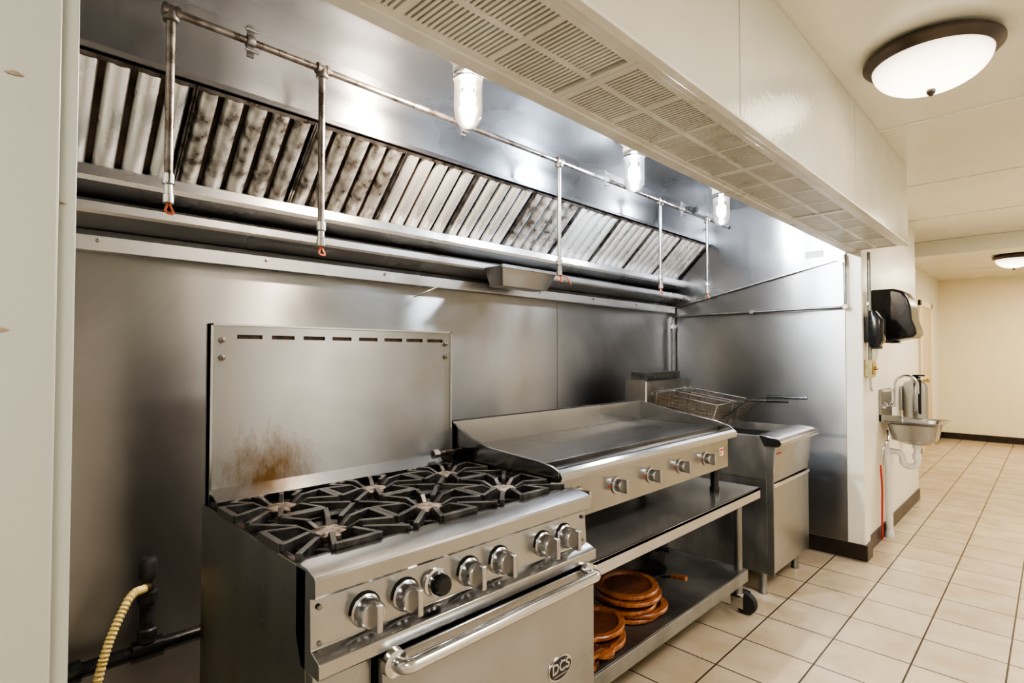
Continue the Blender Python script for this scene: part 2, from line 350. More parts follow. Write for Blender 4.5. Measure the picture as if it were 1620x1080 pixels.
for i in range(10):
    o=fl if i==0 else dup(fl,(.105+.4075*i,2.25,1.99))
    o['label']=places[i]
    if i in (1,2,5):
        for ch in o.children:
            if ch.name.startswith('baffles'):
                if dirty is None: dirty=ch.data.copy(); dirty.materials.clear(); dirty.materials.append(M['filter_dirty'])
                ch.data=dirty
# ------------------------------------------------------------------ grease cup
gc=thing('grease_cup','dented stainless grease cup hanging under the middle of the hood trough','grease cup',(2.18,2.15,1.72))
m=MB(); m.loft([rr(2.0,2.36,2.07,2.17,1.735,.006),rr(1.96,2.40,2.03,2.175,1.835,.006),rr(1.965,2.395,2.035,2.17,1.835,.006),rr(2.005,2.355,2.075,2.165,1.74,.006)]); m.build('cup','steel_h',gc)
m=MB(); m.box(1.955,2.405,2.022,2.032,1.824,1.84); m.box(2.1,2.2,2.165,2.18,1.83,1.87); m.build('rim','steel',gc)
w=MB().tube(bend([(1.60,2.309,1.66),(1.62,2.24,1.68),(1.70,2.22,1.72),(1.70,2.25,1.715)],.03),.003,6).build('loose_wire','green'); tag(w,'thin bent green wire sticking out of the steel wall below the hood','wire')
# ------------------------------------------------------------------ fire suppression pipes
fp=thing('suppression_pipe','grey threaded fire suppression pipe with five drops under the hood','pipe',(2.1,1.8,2.365))
YP=1.80; ZP=2.365
m=MB(); m.tube([(.385,YP,ZP),(4.18,YP,ZP)],.0115,12)
m.build('main_pipe','pipe',fp)
drops=[(.40,1.86),(.86,1.80),(2.145,1.83),(3.16,1.85),(3.83,1.87)]
for i,(x,zb) in enumerate(drops):
    m=MB(); r=.0118 if i<2 else .0095
    m.tube([(x,YP,ZP),(x,YP,zb)],r,12)
    dp=m.build('drop_pipe','pipe' if i<2 else 'galvpipe',fp)
    m=MB(); m.lathe([(.017,-.022),(.02,-.020),(.02,-.012),(.017,-.01),(.017,.01),(.02,.012),(.02,.02),(.012,.022)],(x,YP,ZP),14,'x')
    m.lathe([(.017,.0),(.017,.018),(.021,.02),(.021,.03),(.012,.032)],(x,YP,ZP),14,'z',-1); m.build('tee_fitting','pipe',dp)
    m=MB(); m.lathe([(.010,.03),(.016,.028),(.017,.0),(.012,-.004),(.012,-.03),(.015,-.032),(.015,-.055),(.006,-.06)],(x,YP,zb),10); m.build('nozzle','chrome',dp)
    m=MB(); m.tube(bend([(x,YP,zb-.055),(x-.012,YP-.008,zb-.085),(x+.014,YP-.01,zb-.09),(x+.004,YP,zb-.06)],.015),.0035,6)
    if i==2: m.tube(bend([(x,YP,zb-.055),(x+.03,YP-.02,zb-.06),(x+.06,YP-.03,zb-.10)],.02),.0035,6)
    m.build('cap_wire','copper',dp)
for x in (.62,1.50,2.55,3.45):
    m=MB(); m.box(x-.010,x+.010,YP-.004,YP+.004,ZP-.05,ZP+.05); m.lathe([(.018,-.012),(.020,0),(.018,.012)],(x,YP,ZP),12,'x'); m.tube([(x-.02,YP-.015,ZP+.03),(x+.02,YP-.015,ZP+.03)],.005,8); m.tube([(x-.02,YP-.015,ZP-.035),(x+.02,YP-.015,ZP-.035)],.005,8)
    m.build('pipe_clamp','galvpipe',fp)
m=MB(); m.box(3.52,3.6,YP-.03,YP+.02,ZP+.0,ZP+.03); m.tube([(3.56,YP-.06,ZP+.01),(3.56,YP+.06,ZP+.01)],.009); m.lathe([(.02,-.01),(.02,.01)],(3.56,YP-.05,ZP+.01),10,'y'); m.build('detector_link','black',fp)
# ------------------------------------------------------------------ jar lamps
LB=[('near jar light in the hood, largest of the three, warm bulb','bulb_w',1.316),('middle jar light in the hood with a cool white bulb','bulb_c',2.458),('farthest jar light in the hood, small beside the end panel','bulb_n',3.51)]
first=None
for lab,bm_,x in LB:
    if first is None:
        t=thing('jar_light',lab,'lamp',(x,1.55,2.5),'vapour-tight jar lights under the hood roof'); first=t
        m=MB(); m.lathe([(.075,0),(.078,-.010),(.075,-.018),(.060,-.022),(.056,-.045),(.058,-.05),(.058,-.068),(.05,-.072)],(0,0,0),28); m.build('lamp_base','cream',t,local=True)
        m=MB(); m.lathe([(.047,-.065),(.052,-.08),(.053,-.1),(.053,-.215),(.049,-.245),(.035,-.268),(.02,-.276),(.004,-.278)],(0,0,0),32); m.build('glass_jar','glass',t,local=True)
        m=MB()
        for zz in (-.08,-.098): m.lathe([(.0545,zz+.004),(.0565,zz),(.0545,zz-.004),(.0530,zz)],(0,0,0),32)
        m.build('jar_ring','chrome',t,local=True)
        m=MB(); m.lathe([(.013,-.07),(.014,-.115)]+[(.029*math.sin(a),-.168+.029*math.cos(a)) for a in [PI*(.18+.80*k/10) for k in range(11)]],(0,0,0),20); m.build('bulb',bm_,t,local=True)
    else:
        t=dup(first,(x,1.55,2.5),lab)
        for ch in t.children:
            if ch.name.startswith('bulb'):
                ch.data=ch.data.copy(); ch.data.materials.clear(); ch.data.materials.append(M[bm_])
# ------------------------------------------------------------------ ceiling domes
def dome(x,y,R,lab):
    t=thing('ceiling_light',lab,'ceiling light',(x,y,CE),'flush dome ceiling lights')
    m=MB(); m.lathe([(R*.8,0),(R*.93,-.010),(R,-.022),(R*1.0,-.032),(R*.96,-.038),(R*.92,-.050),(R*.87,-.056),(R*.84,-.053)],(x,y,CE),56); m.build('rim','bronze',t)
    m=MB(); pr=[(R*.86*math.cos(a),-.050-.112*math.sin(a)) for a in [PI/2*k/12 for k in range(12)]]+[(.004,-.162)]
    m.lathe(pr,(x,y,CE),56); m.build('glass_bowl','dome',t)
    m=MB(); m.lathe([(.012,-.157),(.016,-.165),(.014,-.175),(.006,-.185),(.001,-.186)],(x,y,CE),16); m.build('finial','bronze',t)
dome(2.66,.33,.225,'large frosted dome ceiling light with bronze rim beside the hood')
dome(8.9,.34,.20,'small distant dome ceiling light beyond the ceiling beam')
# ------------------------------------------------------------------ range
RX0,RX1=.481,1.362
rg=thing('gas_range','stainless six burner gas range with tall backguard, nearest the camera','range',(.93,1.4,0))
m=MB(); m.box(RX0,RX0+.012,1.06,1.74,.06,.94); m.build('side_panel','steel_dark',rg,.002)
m=MB(); m.box(RX1-.012,RX1,1.06,1.74,.06,.94); m.build('side_panel','steel_dark',rg,.002)
m=MB(); m.box(RX0+.012,RX1-.012,1.06,1.74,.06,.90); m.build('body','steel_dark',rg)
for x in (RX0+.06,RX1-.06):
    for y in (1.12,1.68):
        m=MB(); m.lathe([(.022,0),(.022,.01),(.016,.015),(.018,.06)],(x,y,0),12); m.build('leg','chrome',rg)
m=MB(); m.box(RX0+.012,RX1-.012,1.10,1.70,.90,.910); m.box(RX0+.002,RX0+.014,1.10,1.70,.90,.942); m.box(RX1-.014,RX1-.002,1.10,1.70,.90,.942); m.box(RX0+.012,RX1-.012,1.688,1.70,.905,.95)
m.build('burner_tray','tray',rg,.002)
prof=[(1.105,.945),(1.055,.945),(1.022,.936),(1.018,.931),(1.018,.900),(1.022,.894),(1.042,.889),(1.036,.79),(1.005,.780),(1.0,.776),(1.0,.750),(1.004,.745),(1.08,.745),(1.105,.80)]
m=MB(); m.prism(prof,'x',RX0,RX1); m.build('control_panel','steel_rail',rg,.0015,smooth=25)
for x in (RX0+.018,RX1-.018):
    for z in (.80,.87):
        m=MB(); m.lathe([(.006,0),(.005,.004),(.001,.005)],(x,1.038,z),8,'y',-1); m.build('screw','steel_dark',rg)
kx=[.600,.700,.885,.99,1.16,1.255]
for x in kx:
    m=MB(); m.lathe([(.038,0),(.038,.001),(.034,.0011),(.034,.0012)],(x,1.0395,.832),28,'y',-1); m.build('knob_recess','dark',rg)
    m=MB(); m.lathe([(.034,0),(.034,.005),(.030,.008),(.029,.034),(.026,.038),(.001,.039)],(x,1.038,.832),28,'y',-1)
    k=m.build('knob','knob',rg)
    m=MB(); m.box(x-.007,x+.007,.976,1.006,.832-.029,.832+.029); m.build('grip','knob',k,.003)
m=MB(); m.lathe([(.034,0),(.034,.006),(.028,.008),(.027,.016),(.001,.017)],(.785,1.04,.835),24,'y',-1); k=m.build('thermostat_dial','chrome',rg)
m=MB(); m.lathe([(.025,0),(.024,.014),(.019,.022),(.001,.023)],(.785,1.024,.835),20,'y',-1); m.build('dial_cap','black',k)
m=MB(); m.box(RX0+.002,.612,1.03,1.06,.10,.742); m.build('front_panel','steel_x',rg,.002)
m=MB(); m.box(.622,1.352,1.03,1.055,.12,.738); m.build('oven_door_gasket','dark',rg)
dr=MB(); dr.box(.620,1.352,1.0,1.03,.12,.735); dr=dr.build('oven_door','steel_x',rg,.004)
m=MB(); m.tube(bend([(.645,.999,.722),(.645,.955,.725),(1.312,.955,.725),(1.312,.999,.722)],.03,6),.0155,14); m.build('handle','chrome',dr)
for x in (.645,1.312):
    m=MB(); m.lathe([(.030,0),(.028,.014),(.018,.018)],(x,1.0,.722),20,'y',-1); m.build('handle_mount','chrome',dr)
bx,bz=1.19,.490
def ell(m,a,b,y0,y1): m.loft([[(bx+a*math.cos(2*PI*k/40),y,bz+b*math.sin(2*PI*k/40)) for k in range(40)] for y in (y0,y1)])
m=MB(); ell(m,.050,.033,1.0,.9975); bd=m.build('badge','chrome',dr)
m=MB(); ell(m,.046,.029,.9975,.9968); m.build('badge_face','black',bd)
text_mesh('DCS',.040,'badge_lettering','chrome',bd,(bx,.9960,bz+.004))
m=MB(); ell(m,.032,.0015,.9968,.9962); bmesh.ops.translate(m.bm,verts=m.bm.verts[:],vec=(0,0,-.018)); m.build('badge_underline','chrome',bd)
bg=MB(); yb=1.70
edges=[(375,415),(430,466),(480,514),(526,556),(568,597),(608,636),(643,668),(676,700)]
def xat(px,y):
    th=math.atan((px-810)/860); return y/math.tan(PI/4-th)
BX0,BX1=.487,1.358
slots=[(xat(a,yb),xat(b,yb)) for a,b in edges]
z0,z1,za,zb=.915,1.456,1.415,1.427
bg.box(BX0,BX1,yb,yb+.03,z0,za); bg.box(BX0,BX1,yb,yb+.03,zb,z1)
prev=BX0
for a,b in slots: bg.box(prev,a,yb,yb+.03,za,zb); prev=b
bg.box(prev,BX1,yb,yb+.03,za,zb)
bg=bg.build('backguard','guard',rg)
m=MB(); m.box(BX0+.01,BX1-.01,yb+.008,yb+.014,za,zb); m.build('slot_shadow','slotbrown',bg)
m=MB(); m.box(BX0,BX0+.006,yb-.004,yb+.04,.91,z1+.002); m.box(BX1-.006,BX1,yb-.004,yb+.04,.91,z1+.002); m.box(BX0,BX1,yb-.004,yb+.03,z1-.003,z1+.002); m.build('guard_edge','steel',bg)
for x in (BX0+.03,BX1-.03):
    for z in (1.36,1.41):
        m=MB(); m.lathe([(.009,0),(.009,.006),(.004,.007),(.004,.014),(.001,.015)],(x,yb,z),10,'y',-1); m.build('bolt','pipe',bg)
m=MB(); m.prism([(1.70,.985),(1.640,.960),(1.640,.953),(1.70,.976)],'x',BX0+.005,BX1-.06); m.build('bottom_shelf','chrome',rg)
m=MB(); m.box(1.29,1.361,1.635,1.665,.985,1.003); m.box(1.30,1.32,1.64,1.70,.95,.99); m.tube([(1.235,1.655,.995),(1.30,1.65,.995)],.010,10); m.build('gas_regulator','tray',rg,.002)
m=MB(); m.lathe([(.017,-.012),(.017,.012)],(1.248,1.655,.995),8,'x'); m.build('union_nut','pipe',rg)
gx=[.628,.9215,1.215]; gy=[1.255,1.545]
nm={(0,0):'black cast iron grate on the front left burner, nearest the camera',(1,0):'black cast iron grate on the front middle burner',(2,0):'black cast iron grate on the front right burner, next to the griddle side',
    (0,1):'black cast iron grate on the back left burner, under the grease stain',(1,1):'black cast iron grate on the back middle burner',(2,1):'black cast iron grate on the back right burner, at the gas fitting'}
gr0=None
def fin(m,p,q,hp,hq,th=.0055,bp=.018,bq=.004):
    p=Vector((*p,0)); q=Vector((*q,0)); d=(q-p).normalized(); s=Vector((-d.y,d.x,0))*th
    vs=[]
    for (pt,hh,bb) in ((p,hp,bp),(q,hq,bq)):
        for sg in (-1,1):
            vs.append(tuple(pt+s*sg+Vector((0,0,bb)))); vs.append(tuple(pt+s*sg+Vector((0,0,hh))))
    m.faces(vs,[(0,1,3,2),(4,6,7,5),(0,4,5,1),(2,3,7,6),(1,5,7,3),(0,2,6,4)])
GZ=.910
for j,y in enumerate(gy):
    for i,x in enumerate(gx):
        m=MB(); m.lathe([(.055,GZ),(.055,.918),(.034,.921),(.032,.930),(.045,.932),(.045,.941),(.03,.946),(.010,.947),(.001,.944)],(x,y,0),48,'z',1,.12,8); m.build('burner_head','burner',rg)
        if gr0 is None:
            t=thing('burner_grate','','burner grate',(x,y,GZ),'six cast iron burner grates'); gr0=t
            m=MB(); w=.1463; h=.1448
            for (a,b,c,d_) in ((-w,w,-h,-h+.020),(-w,w,h-.020,h),(-w,-w+.020,-h,h),(w-.020,w,-h,h)): m.box(a,b,c,d_,0,.030)
            n=8; R1=[(.084*math.cos(PI/8+PI/4*k),.084*math.sin(PI/8+PI/4*k)) for k in range(n)]; R2=[(.120*math.cos(PI/8+PI/4*k),.120*math.sin(PI/8+PI/4*k)) for k in range(n)]
            rg_=[[(*p,.006) for p in R1],[(*p,.018) for p in R1],[(*p,.026) for p in R2],[(*p,.006) for p in R2]]; rg_.append(rg_[0]); m.loft(rg_,False,False)
            m.build('frame','iron',t,.002,local=True)
            m=MB()
            for k in range(8):
                a=PI/4*k+PI/8; ca,sa=math.cos(a),math.sin(a)
                R=min(w*.97/abs(ca),h*.97/abs(sa))
                fin(m,(ca*.038,sa*.038),(ca*.070,sa*.070),.034,.050,.0068,.020,.012)
                fin(m,(ca*.070,sa*.070),(ca*R,sa*R),.050,.048,.0068,.012,.004)
            for k in range(4):
                a1=PI/2*k-PI/8; a2=PI/2*k+PI/8
                P=[]
                for a in (a1,a2):
                    ca,sa=math.cos(a),math.sin(a); R=min(w*.95/abs(ca),h*.95/abs(sa)); P.append((ca*R,sa*R))
                fin(m,P[0],P[1],.049,.049,.008,.016,.016)
                a=PI/2*k+PI/4; ca,sa=math.cos(a),math.sin(a)
                fin(m,(ca*.080,sa*.080),(ca*.195,sa*.195),.044,.047,.007,.01,.004)
            m.build('fingers','iron',t,.0015,local=True)
        else: t=dup(gr0,(x,y,GZ))
        t['label']=nm[(i,j)]
# ------------------------------------------------------------------ equipment stand
GX0,GX1=1.376,2.76
st=thing('equipment_stand','stainless two shelf equipment stand on casters carrying the griddle','stand',(2.2,1.45,0))
m=MB(); m.box(1.38,2.96,1.11,1.78,.655,.67); m.box(1.38,2.96,1.11,1.118,.615,.67); m.box(2.952,2.96,1.11,1.78,.615,.67); m.box(1.38,2.96,1.775,1.78,.615,.70); m.build('top_shelf','steel_shelf',st,.002)
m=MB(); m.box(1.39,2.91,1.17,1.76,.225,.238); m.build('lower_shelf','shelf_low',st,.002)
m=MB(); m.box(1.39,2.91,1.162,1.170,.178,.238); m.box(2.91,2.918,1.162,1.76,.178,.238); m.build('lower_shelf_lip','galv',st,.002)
for x in (1.43,2.885):
    for y in (1.20,1.725):
        m=MB(); m.lathe([(.02,.115),(.02,.655)],(x,y,0),14); lg=m.build('leg','galv',st)
        ox=.045 if x>2 else 0
        m=MB(); m.lathe([(.028,.12),(.028,.105),(.015,.1)],(x,y,0),14); m.box(x-.030,x-.025,y-.035,y+.03,.05,.112); m.box(x+.025+ox,x+.030+ox,y-.035,y+.03,.05,.112); m.box(x-.030,x+.030+ox,y-.02,y+.03,.105,.115); cs=m.build('caster_fork','chrome',lg)
        m=MB(); m.lathe([(.02,-.022),(.052,-.020),(.057,-.012),(.057,.012),(.052,.020),(.02,.022)],(x+ox,y-.02,.057),26,'x'); m.build('caster_wheel','blackrub',lg)
m=MB(); m.box(1.42,1.51,1.1085,1.1095,.625,.66); lb=m.build('paper_label','paper',st)
m=MB(); m.box(1.425,1.46,1.1075,1.1085,.630,.655); m.build('green_print','green',lb)
# ------------------------------------------------------------------ griddle
gd=thing('countertop_griddle','wide stainless countertop griddle with five knobs beside the range','griddle',(2.07,1.45,.67))
GB=1.715
m=MB(); m.prism([(GB,.80),(GB,.985),(1.25,.985),(1.215,.970),(1.185,.986),(1.165,.988),(1.150,.980),(1.145,.966),(1.150,.952),(1.165,.946),(1.195,.944),(1.195,.795)],'x',GX0,GX1); m.build('body','steel_rail',gd,.002,smooth=30)
spl=[(GB,.94),(GB,1.100),(1.67,1.078),(1.60,1.045),(1.50,1.024),(1.36,1.013),(1.25,1.007),(1.19,.998),(1.158,.984),(1.158,.96),(1.2,.94)]
spr=[(GB,.94),(GB,1.102),(1.64,1.092),(1.5,1.062),(1.36,1.040),(1.25,1.024),(1.19,1.006),(1.158,.984),(1.158,.96),(1.2,.94)]
for a,b,sp in ((GX0-.002,GX0+.008,spl),(GX1-.006,GX1+.004,spr)):
    m=MB(); m.prism(sp,'x',a,b); m.build('side_splash','steel_rail',gd,.001)
m=MB(); m.box(GX0,GX1,GB-.008,GB+.002,.95,1.10); m.build('back_splash','ledge',gd)
m=MB(); m.box(GX0-.02,GX1,GB+.002,GB+.022,1.090,1.103); m.build('back_seal','dark',gd)
m=MB(); m.box(GX0+.010,GX1-.010,1.24,GB-.01,.97,.9985); m.build('griddle_plate','griddle',gd,.002)
for x in (1.525,1.755,2.00,2.25,2.50):
    m=MB(); m.lathe([(.034,0),(.034,.0015),(.030,.0016)],(x,1.1955,.872),24,'y',-1); m.build('knob_bezel','steel_dark',gd)
    m=MB(); m.lathe([(.030,0),(.030,.005),(.024,.007),(.023,.028),(.020,.032),(.001,.033)],(x,1.194,.872),24,'y',-1); k=m.build('knob','knob',gd)
    m=MB(); m.box(x-.006,x+.006,1.141,1.167,.847,.897); m.build('grip','knob',k,.002)
    m=MB(); m.box(x-.047,x-.040,1.1935,1.195,.867,.877); m.build('red_mark','redmark',k)
m=MB(); m.box(2.66,2.70,1.1935,1.195,.862,.90); pl=m.build('name_plate','paper',gd)
m=MB(); m.box(2.665,2.695,1.1925,1.1935,.885,.896); m.box(2.665,2.68,1.1925,1.1935,.868,.880); m.build('red_print','redmark',pl)
for x in (1.48,2.70):
    for y in (1.24,1.66):
        m=MB(); m.lathe([(.024,.67),(.026,.69),(.02,.70),(.022,.80)],(x,y,0),14); m.build('foot','black',gd)
m=MB(); m.box(1.5,2.68,1.32,1.62,.765,.80); m.build('underside_tray','steel_dark',gd)
# ------------------------------------------------------------------ things on the lower shelf
def platter(x,y,z,r,rz,lab,oval=1.0,th=.021,hnd=True):
    t=thing('wooden_platter',lab,'platter',(x,y,z),'wooden platters on the lower shelf')
    m=MB(); n=40; ca,sa=math.cos(rz),math.sin(rz)
    def ring(k,zz,handle=True):
        out=[]
        for i in range(n):
            a=2*PI*i/n; rx=r*k*oval; ry=r*k
            if hnd and handle and math.cos(a)<-.95: rx*=1.25
            px_,py_=rx*math.cos(a),ry*math.sin(a); out.append((px_*ca-py_*sa,px_*sa+py_*ca,zz))
        return out
    m.loft([ring(.93,0),ring(1,.006),ring(1,th-.004),ring(.97,th),ring(.80,th),ring(.76,th-.012)]); m.build('board','wood',t,local=True)
    m=MB(); m.loft([ring(.76,th-.0119,False),ring(.76,th-.0115,False)]); m.build('recess','darkwood',t,local=True)
    return t
zs=.238
names=['bottom round wooden platter of the tall stack on the lower shelf','second round wooden platter from the bottom of the tall stack','third round wooden platter from the bottom of the tall stack','fourth round wooden platter from the bottom of the tall stack','fifth round wooden platter, just below the top of the tall stack','top round wooden platter of the tall stack on the lower shelf']
offs=[(.0,.0),(.015,-.016),(-.012,.01),(.012,.012),(-.012,-.012),(.004,.01)]
for i in range(6):
    platter(2.09+offs[i][0],1.36+offs[i][1],zs+i*.0191,.138,[.2,-.6,.5,-.3,.1,.4][i],names[i],oval=1.10,th=.019,hnd=False)
platter(1.79,1.32,zs,.118,.5,'lowest oval wooden platter with handle, left of the tall stack',oval=1.22)
platter(1.77,1.305,zs+.0211,.118,.8,'middle oval wooden platter with handle, left of the tall stack',oval=1.22)
platter(1.80,1.33,zs+.0422,.118,.3,'top oval wooden platter with handle, left of the tall stack',oval=1.22)
bl=['lowest dark red rectangular wooden board at the shelf end by the oven','middle dark red rectangular wooden board at the shelf end by the oven','top dark red rectangular wooden board at the shelf end by the oven']
for i in range(3):
    cx,cy=1.56+.01*i,1.28+.012*(i%2); t=thing('wooden_board',bl[i],'wooden board',(cx,cy,zs+i*.0201),'rectangular wooden boards')
    m=MB(); m.loft([rr(-.085,.085,-.09,.09,0,.012),rr(-.085,.085,-.09,.09,.020,.012),rr(-.065,.065,-.07,.07,.020,.01),rr(-.065,.065,-.07,.07,.012,.01)]); m.build('board','darkwood',t,.001,local=True)
    m=MB(); m.box(-.045,.045,-.100,-.088,.004,.016); m.build('handle_tab','wood',t,local=True)
def pan(x,y,z,r,h,ang,lab,hm='wood'):
    t=thing('skillet',lab,'pan',(x,y,z),'black pans on the lower shelf')
    m=MB(); m.lathe([(r*.82,0),(r,h),(r*.96,h),(r*.79,.005)],(0,0,0),32); m.build('pan','iron',t,local=True)
    c,s=math.cos(ang),math.sin(ang); m=MB(); m.tube([(c*r*.97,s*r*.97,h*.8),(c*(r+.06),s*(r+.06),h+.01)],.006,8); m.build('stem','iron',t,local=True)
    m=MB(); m.tube([(c*(r+.05),s*(r+.05),h+.007),(c*(r+.09),s*(r+.09),h+.016),(c*(r+.13),s*(r+.13),h+.022)],[.009,.013,.012],10); m.build('handle',hm,t,local=True)
pan(2.42,1.50,zs,.13,.06,-PI/2-.1,'black cast iron skillet with wooden handle behind the platter stack')
pan(2.66,1.62,zs,.12,.11,-PI/2-.5,'deep black pan at the back of the lower shelf near the fryer','black')
# ------------------------------------------------------------------ fryer
fr=thing('deep_fryer','stainless floor fryer with open tank at the far end of the line','fryer',(3.51,1.55,0))
FX0,FX1=3.20,3.83
m=MB(); m.box(FX0,FX1,1.165,1.93,.13,.66); m.build('cabinet','galv',fr,.003)
m=MB(); m.loft([rr(FX0,FX1,1.165,1.93,.655,.004),rr(FX0,FX1,1.165,1.93,.90,.004),rr(FX0+.012,FX1-.012,1.18,1.925,.905,.01),rr(FX0+.022,FX1-.022,1.205,1.915,.903,.01),rr(FX0+.026,FX1-.026,1.212,1.911,.86,.02),rr(FX0+.03,FX1-.03,1.22,1.90,.70,.02)]); m.build('tank','galv',fr)
m=MB(); m.box(FX0+.035,FX1-.035,1.225,1.90,.702,.712); m.build('oil_surface','oil',fr)
m=MB(); m.box(FX0+.30,FX0+.33,1.214,1.909,.86,.895); m.build('tank_divider','steel',fr)
m=MB(); pr=[(1.205,.912),(1.12,.903),(1.09,.893),(1.078,.878),(1.082,.860),(1.10,.85),(1.175,.85)]; m.prism(pr,'x',FX0-.012,FX1+.015); m.build('front_ledge','steel_rail',fr,.003)
m=MB(); m.prism([(1.165,.85),(1.118,.85),(1.135,.645),(1.165,.645)],'x',FX0,FX1); up=m.build('control_panel','steel_x',fr,.002)
m=MB(); m.box(FX0+.03,FX0+.10,1.1175,1.119,.805,.810); m.build('red_print','redmark',up)
m=MB(); m.box(FX0+.012,FX1-.003,1.135,1.165,.135,.637); dd=m.build('door','steel_x',fr,.004)
m=MB(); m.box(FX0+.012,FX1-.003,1.128,1.14,.615,.637); m.build('door_pull','chrome',dd,.002)
m=MB(); m.box(FX0-.001,FX0+.012,1.13,1.165,.13,.85); m.build('corner_strip','galv',fr)
for x in (FX0+.05,FX1-.05):
    for y in (1.21,1.87):
        m=MB(); m.lathe([(.024,0),(.024,.012),(.020,.018),(.022,.13)],(x,y,0),14); m.build('leg','galv',fr)
m=MB(); m.loft([rr(FX0,FX1,1.93,2.10,.5,.01),rr(FX0,FX1,1.93,2.10,1.185,.01),rr(FX0,FX1,1.97,2.10,1.20,.01)]); m.build('flue_box','steel_dark',fr)
m=MB(); m.box(FX0+.06,FX0+.52,1.965,2.09,1.20,1.245)
for i in range(7): m.box(FX0+.08+.06*i,FX0+.12+.06*i,1.962,1.965,1.207,1.238)
m.build('flue_cap','iron',fr)
m=MB(); m.tube([(FX0+.04,1.91,1.12),(FX1-.04,1.91,1.12)],.006,8)
for x in (FX0+.06,FX1-.06): m.tube([(x,1.91,1.12),(x,1.94,1.12)],.006,8)
m.build('basket_hanger','chrome',fr)
# baskets
bk=thing('fryer_basket','','fryer basket',(3.225,1.48,.905),'wire fryer baskets'); bw,bd_,bh=.235,.42,.155
bk.rotation_euler=(math.radians(8),0,0)
m=MB(); r=.0014
def bar(m,p,q,r): m.tube([p,q],r,4,False)
for i in range(11):
    x=bw*i/10; bar(m,(x,.03,0),(x,bd_-.01,0),r); bar(m,(x,.03,0),(x,0,bh),r); bar(m,(x,bd_-.01,0),(x,bd_,bh),r)
for i in range(18):
    y=.03+(bd_-.04)*i/17; bar(m,(0.006,y,0),(bw-.006,y,0),r); bar(m,(.006,y,0),(0,y,bh),r); bar(m,(bw-.006,y,0),(bw,y,bh),r)
for i in range(8):
    z=bh*i/7; f=.03*(1-i/7); bar(m,(0,f,z),(bw,f,z),r); bar(m,(0,bd_,z),(bw,bd_,z),r); bar(m,(0,f,z),(0,bd_,z),r); bar(m,(bw,f,z),(bw,bd_,z),r)
m.build('mesh_body','wire',bk,local=True)
m=MB(); m.tube(bend([(0,0,bh),(bw,0,bh),(bw,bd_,bh),(0,bd_,bh),(0,0,bh)],.015),.0045,8); m.tube(bend([(bw*.3,bd_,bh),(bw*.3,bd_+.012,bh+.018),(bw*.7,bd_+.012,bh+.018),(bw*.7,bd_,bh)],.006),.003,6)
for a in (0,bw): m.tube([(a,0,bh),(a,.03,0)],.003,6); m.tube([(a,bd_*.5,bh),(a,bd_*.5,0)],.003,6)
m.build('rim','chrome',bk,local=True)
m=MB(); m.tube([(bw*.3,0,bh),(bw*.45,-.12,bh+.05),(bw*.45,-.24,bh+.070)],.0035,6); m.tube([(bw*.7,0,bh),(bw*.55,-.12,bh+.05),(bw*.55,-.24,bh+.070)],.0035,6); m.tube([(bw*.5,.015,bh*.4),(bw*.5,-.12,bh+.045)],.0035,6); hh=m.build('handle','chrome',bk,local=True)
m=MB(); m.tube([(bw*.5,-.12,bh+.052),(bw*.5,-.36,bh+.090)],.010,8); m.build('handle_grip','black',hh,local=True)
bk['label']='wire fryer basket nearer the griddle, hanging over the fryer tank'
dup(bk,(3.555,1.48,.905),'wire fryer basket nearer the end wall, hanging over the fryer tank')
# ------------------------------------------------------------------ gas supply lower left
gp=thing('gas_pipe','black gas supply pipe with upright stub on the wall left of the range','pipe',(.45,2.2,.36))
m=MB(); m.tube([(.20,2.22,.36),(1.3,2.22,.36)],.024,14); m.lathe([(.034,-.03),(.036,-.02),(.034,.03)],(.24,2.22,.36),14,'x'); m.lathe([(.034,-.045),(.034,.045)],(.45,2.22,.36),14,'x'); m.build('horizontal_pipe','black',gp)
m=MB(); m.tube([(.45,2.22,.36),(.45,2.22,.66)],.018,12); m.lathe([(.03,.39),(.03,.43),(.024,.435),(.024,.52),(.032,.525),(.032,.555),(.022,.56)],(.45,2.22,0),14); m.lathe([(.026,.60),(.028,.61),(.028,.655),(.02,.67)],(.45,2.22,0),10); m.build('upright_stub','iron',gp)
m=MB(); m.tube([(.45,2.22,.575),(.43,2.17,.585)],.014,10); m.box(.40,.44,2.16,2.175,.575,.595); m.build('valve','brass',gp)
pts=bend([(.43,2.17,.585),(.385,2.12,.60),(.325,2.08,.50),(.285,2.06,.36),(.275,2.04,.22),(.28,2.0,.03),(.36,1.96,.02)],.10,10)
P=[Vector(p) for p in pts]; dense=[]
for a,b in zip(P[:-1],P[1:]):
    n=max(1,int((b-a).length/.005))
    for k in range(n): dense.append(a.lerp(b,k/n))
h=MB().tube(dense,[.0110+.0032*(i%2) for i in range(len(dense))],10).build('gas_hose','yellow',smooth=20); tag(h,'yellow corrugated gas hose curling down from the pipe stub left of the range','hose')
# ------------------------------------------------------------------ conduit on end wall
XC=XE-.035
m=MB(); m.tube(bend([(XC,2.27,.95),(XC,2.27,1.685),(XC,1.0,1.69),(XC,1.0,2.045)],.025),.009,10)
c=m.build('conduit','galvpipe')
tag(c,'thin steel conduit running across the steel end wall above the fryer','conduit')
for (y,z) in ((1.0,1.69),(1.02,2.0),(1.62,1.688),(2.27,1.60)):
    m=MB(); m.lathe([(.017,-.014),(.019,0),(.017,.014)],(XC,y,z),12,'x'); m.box(XC,XE-.008,y-.012,y+.012,z-.012,z+.012); m.build('conduit_strap','chrome',c)
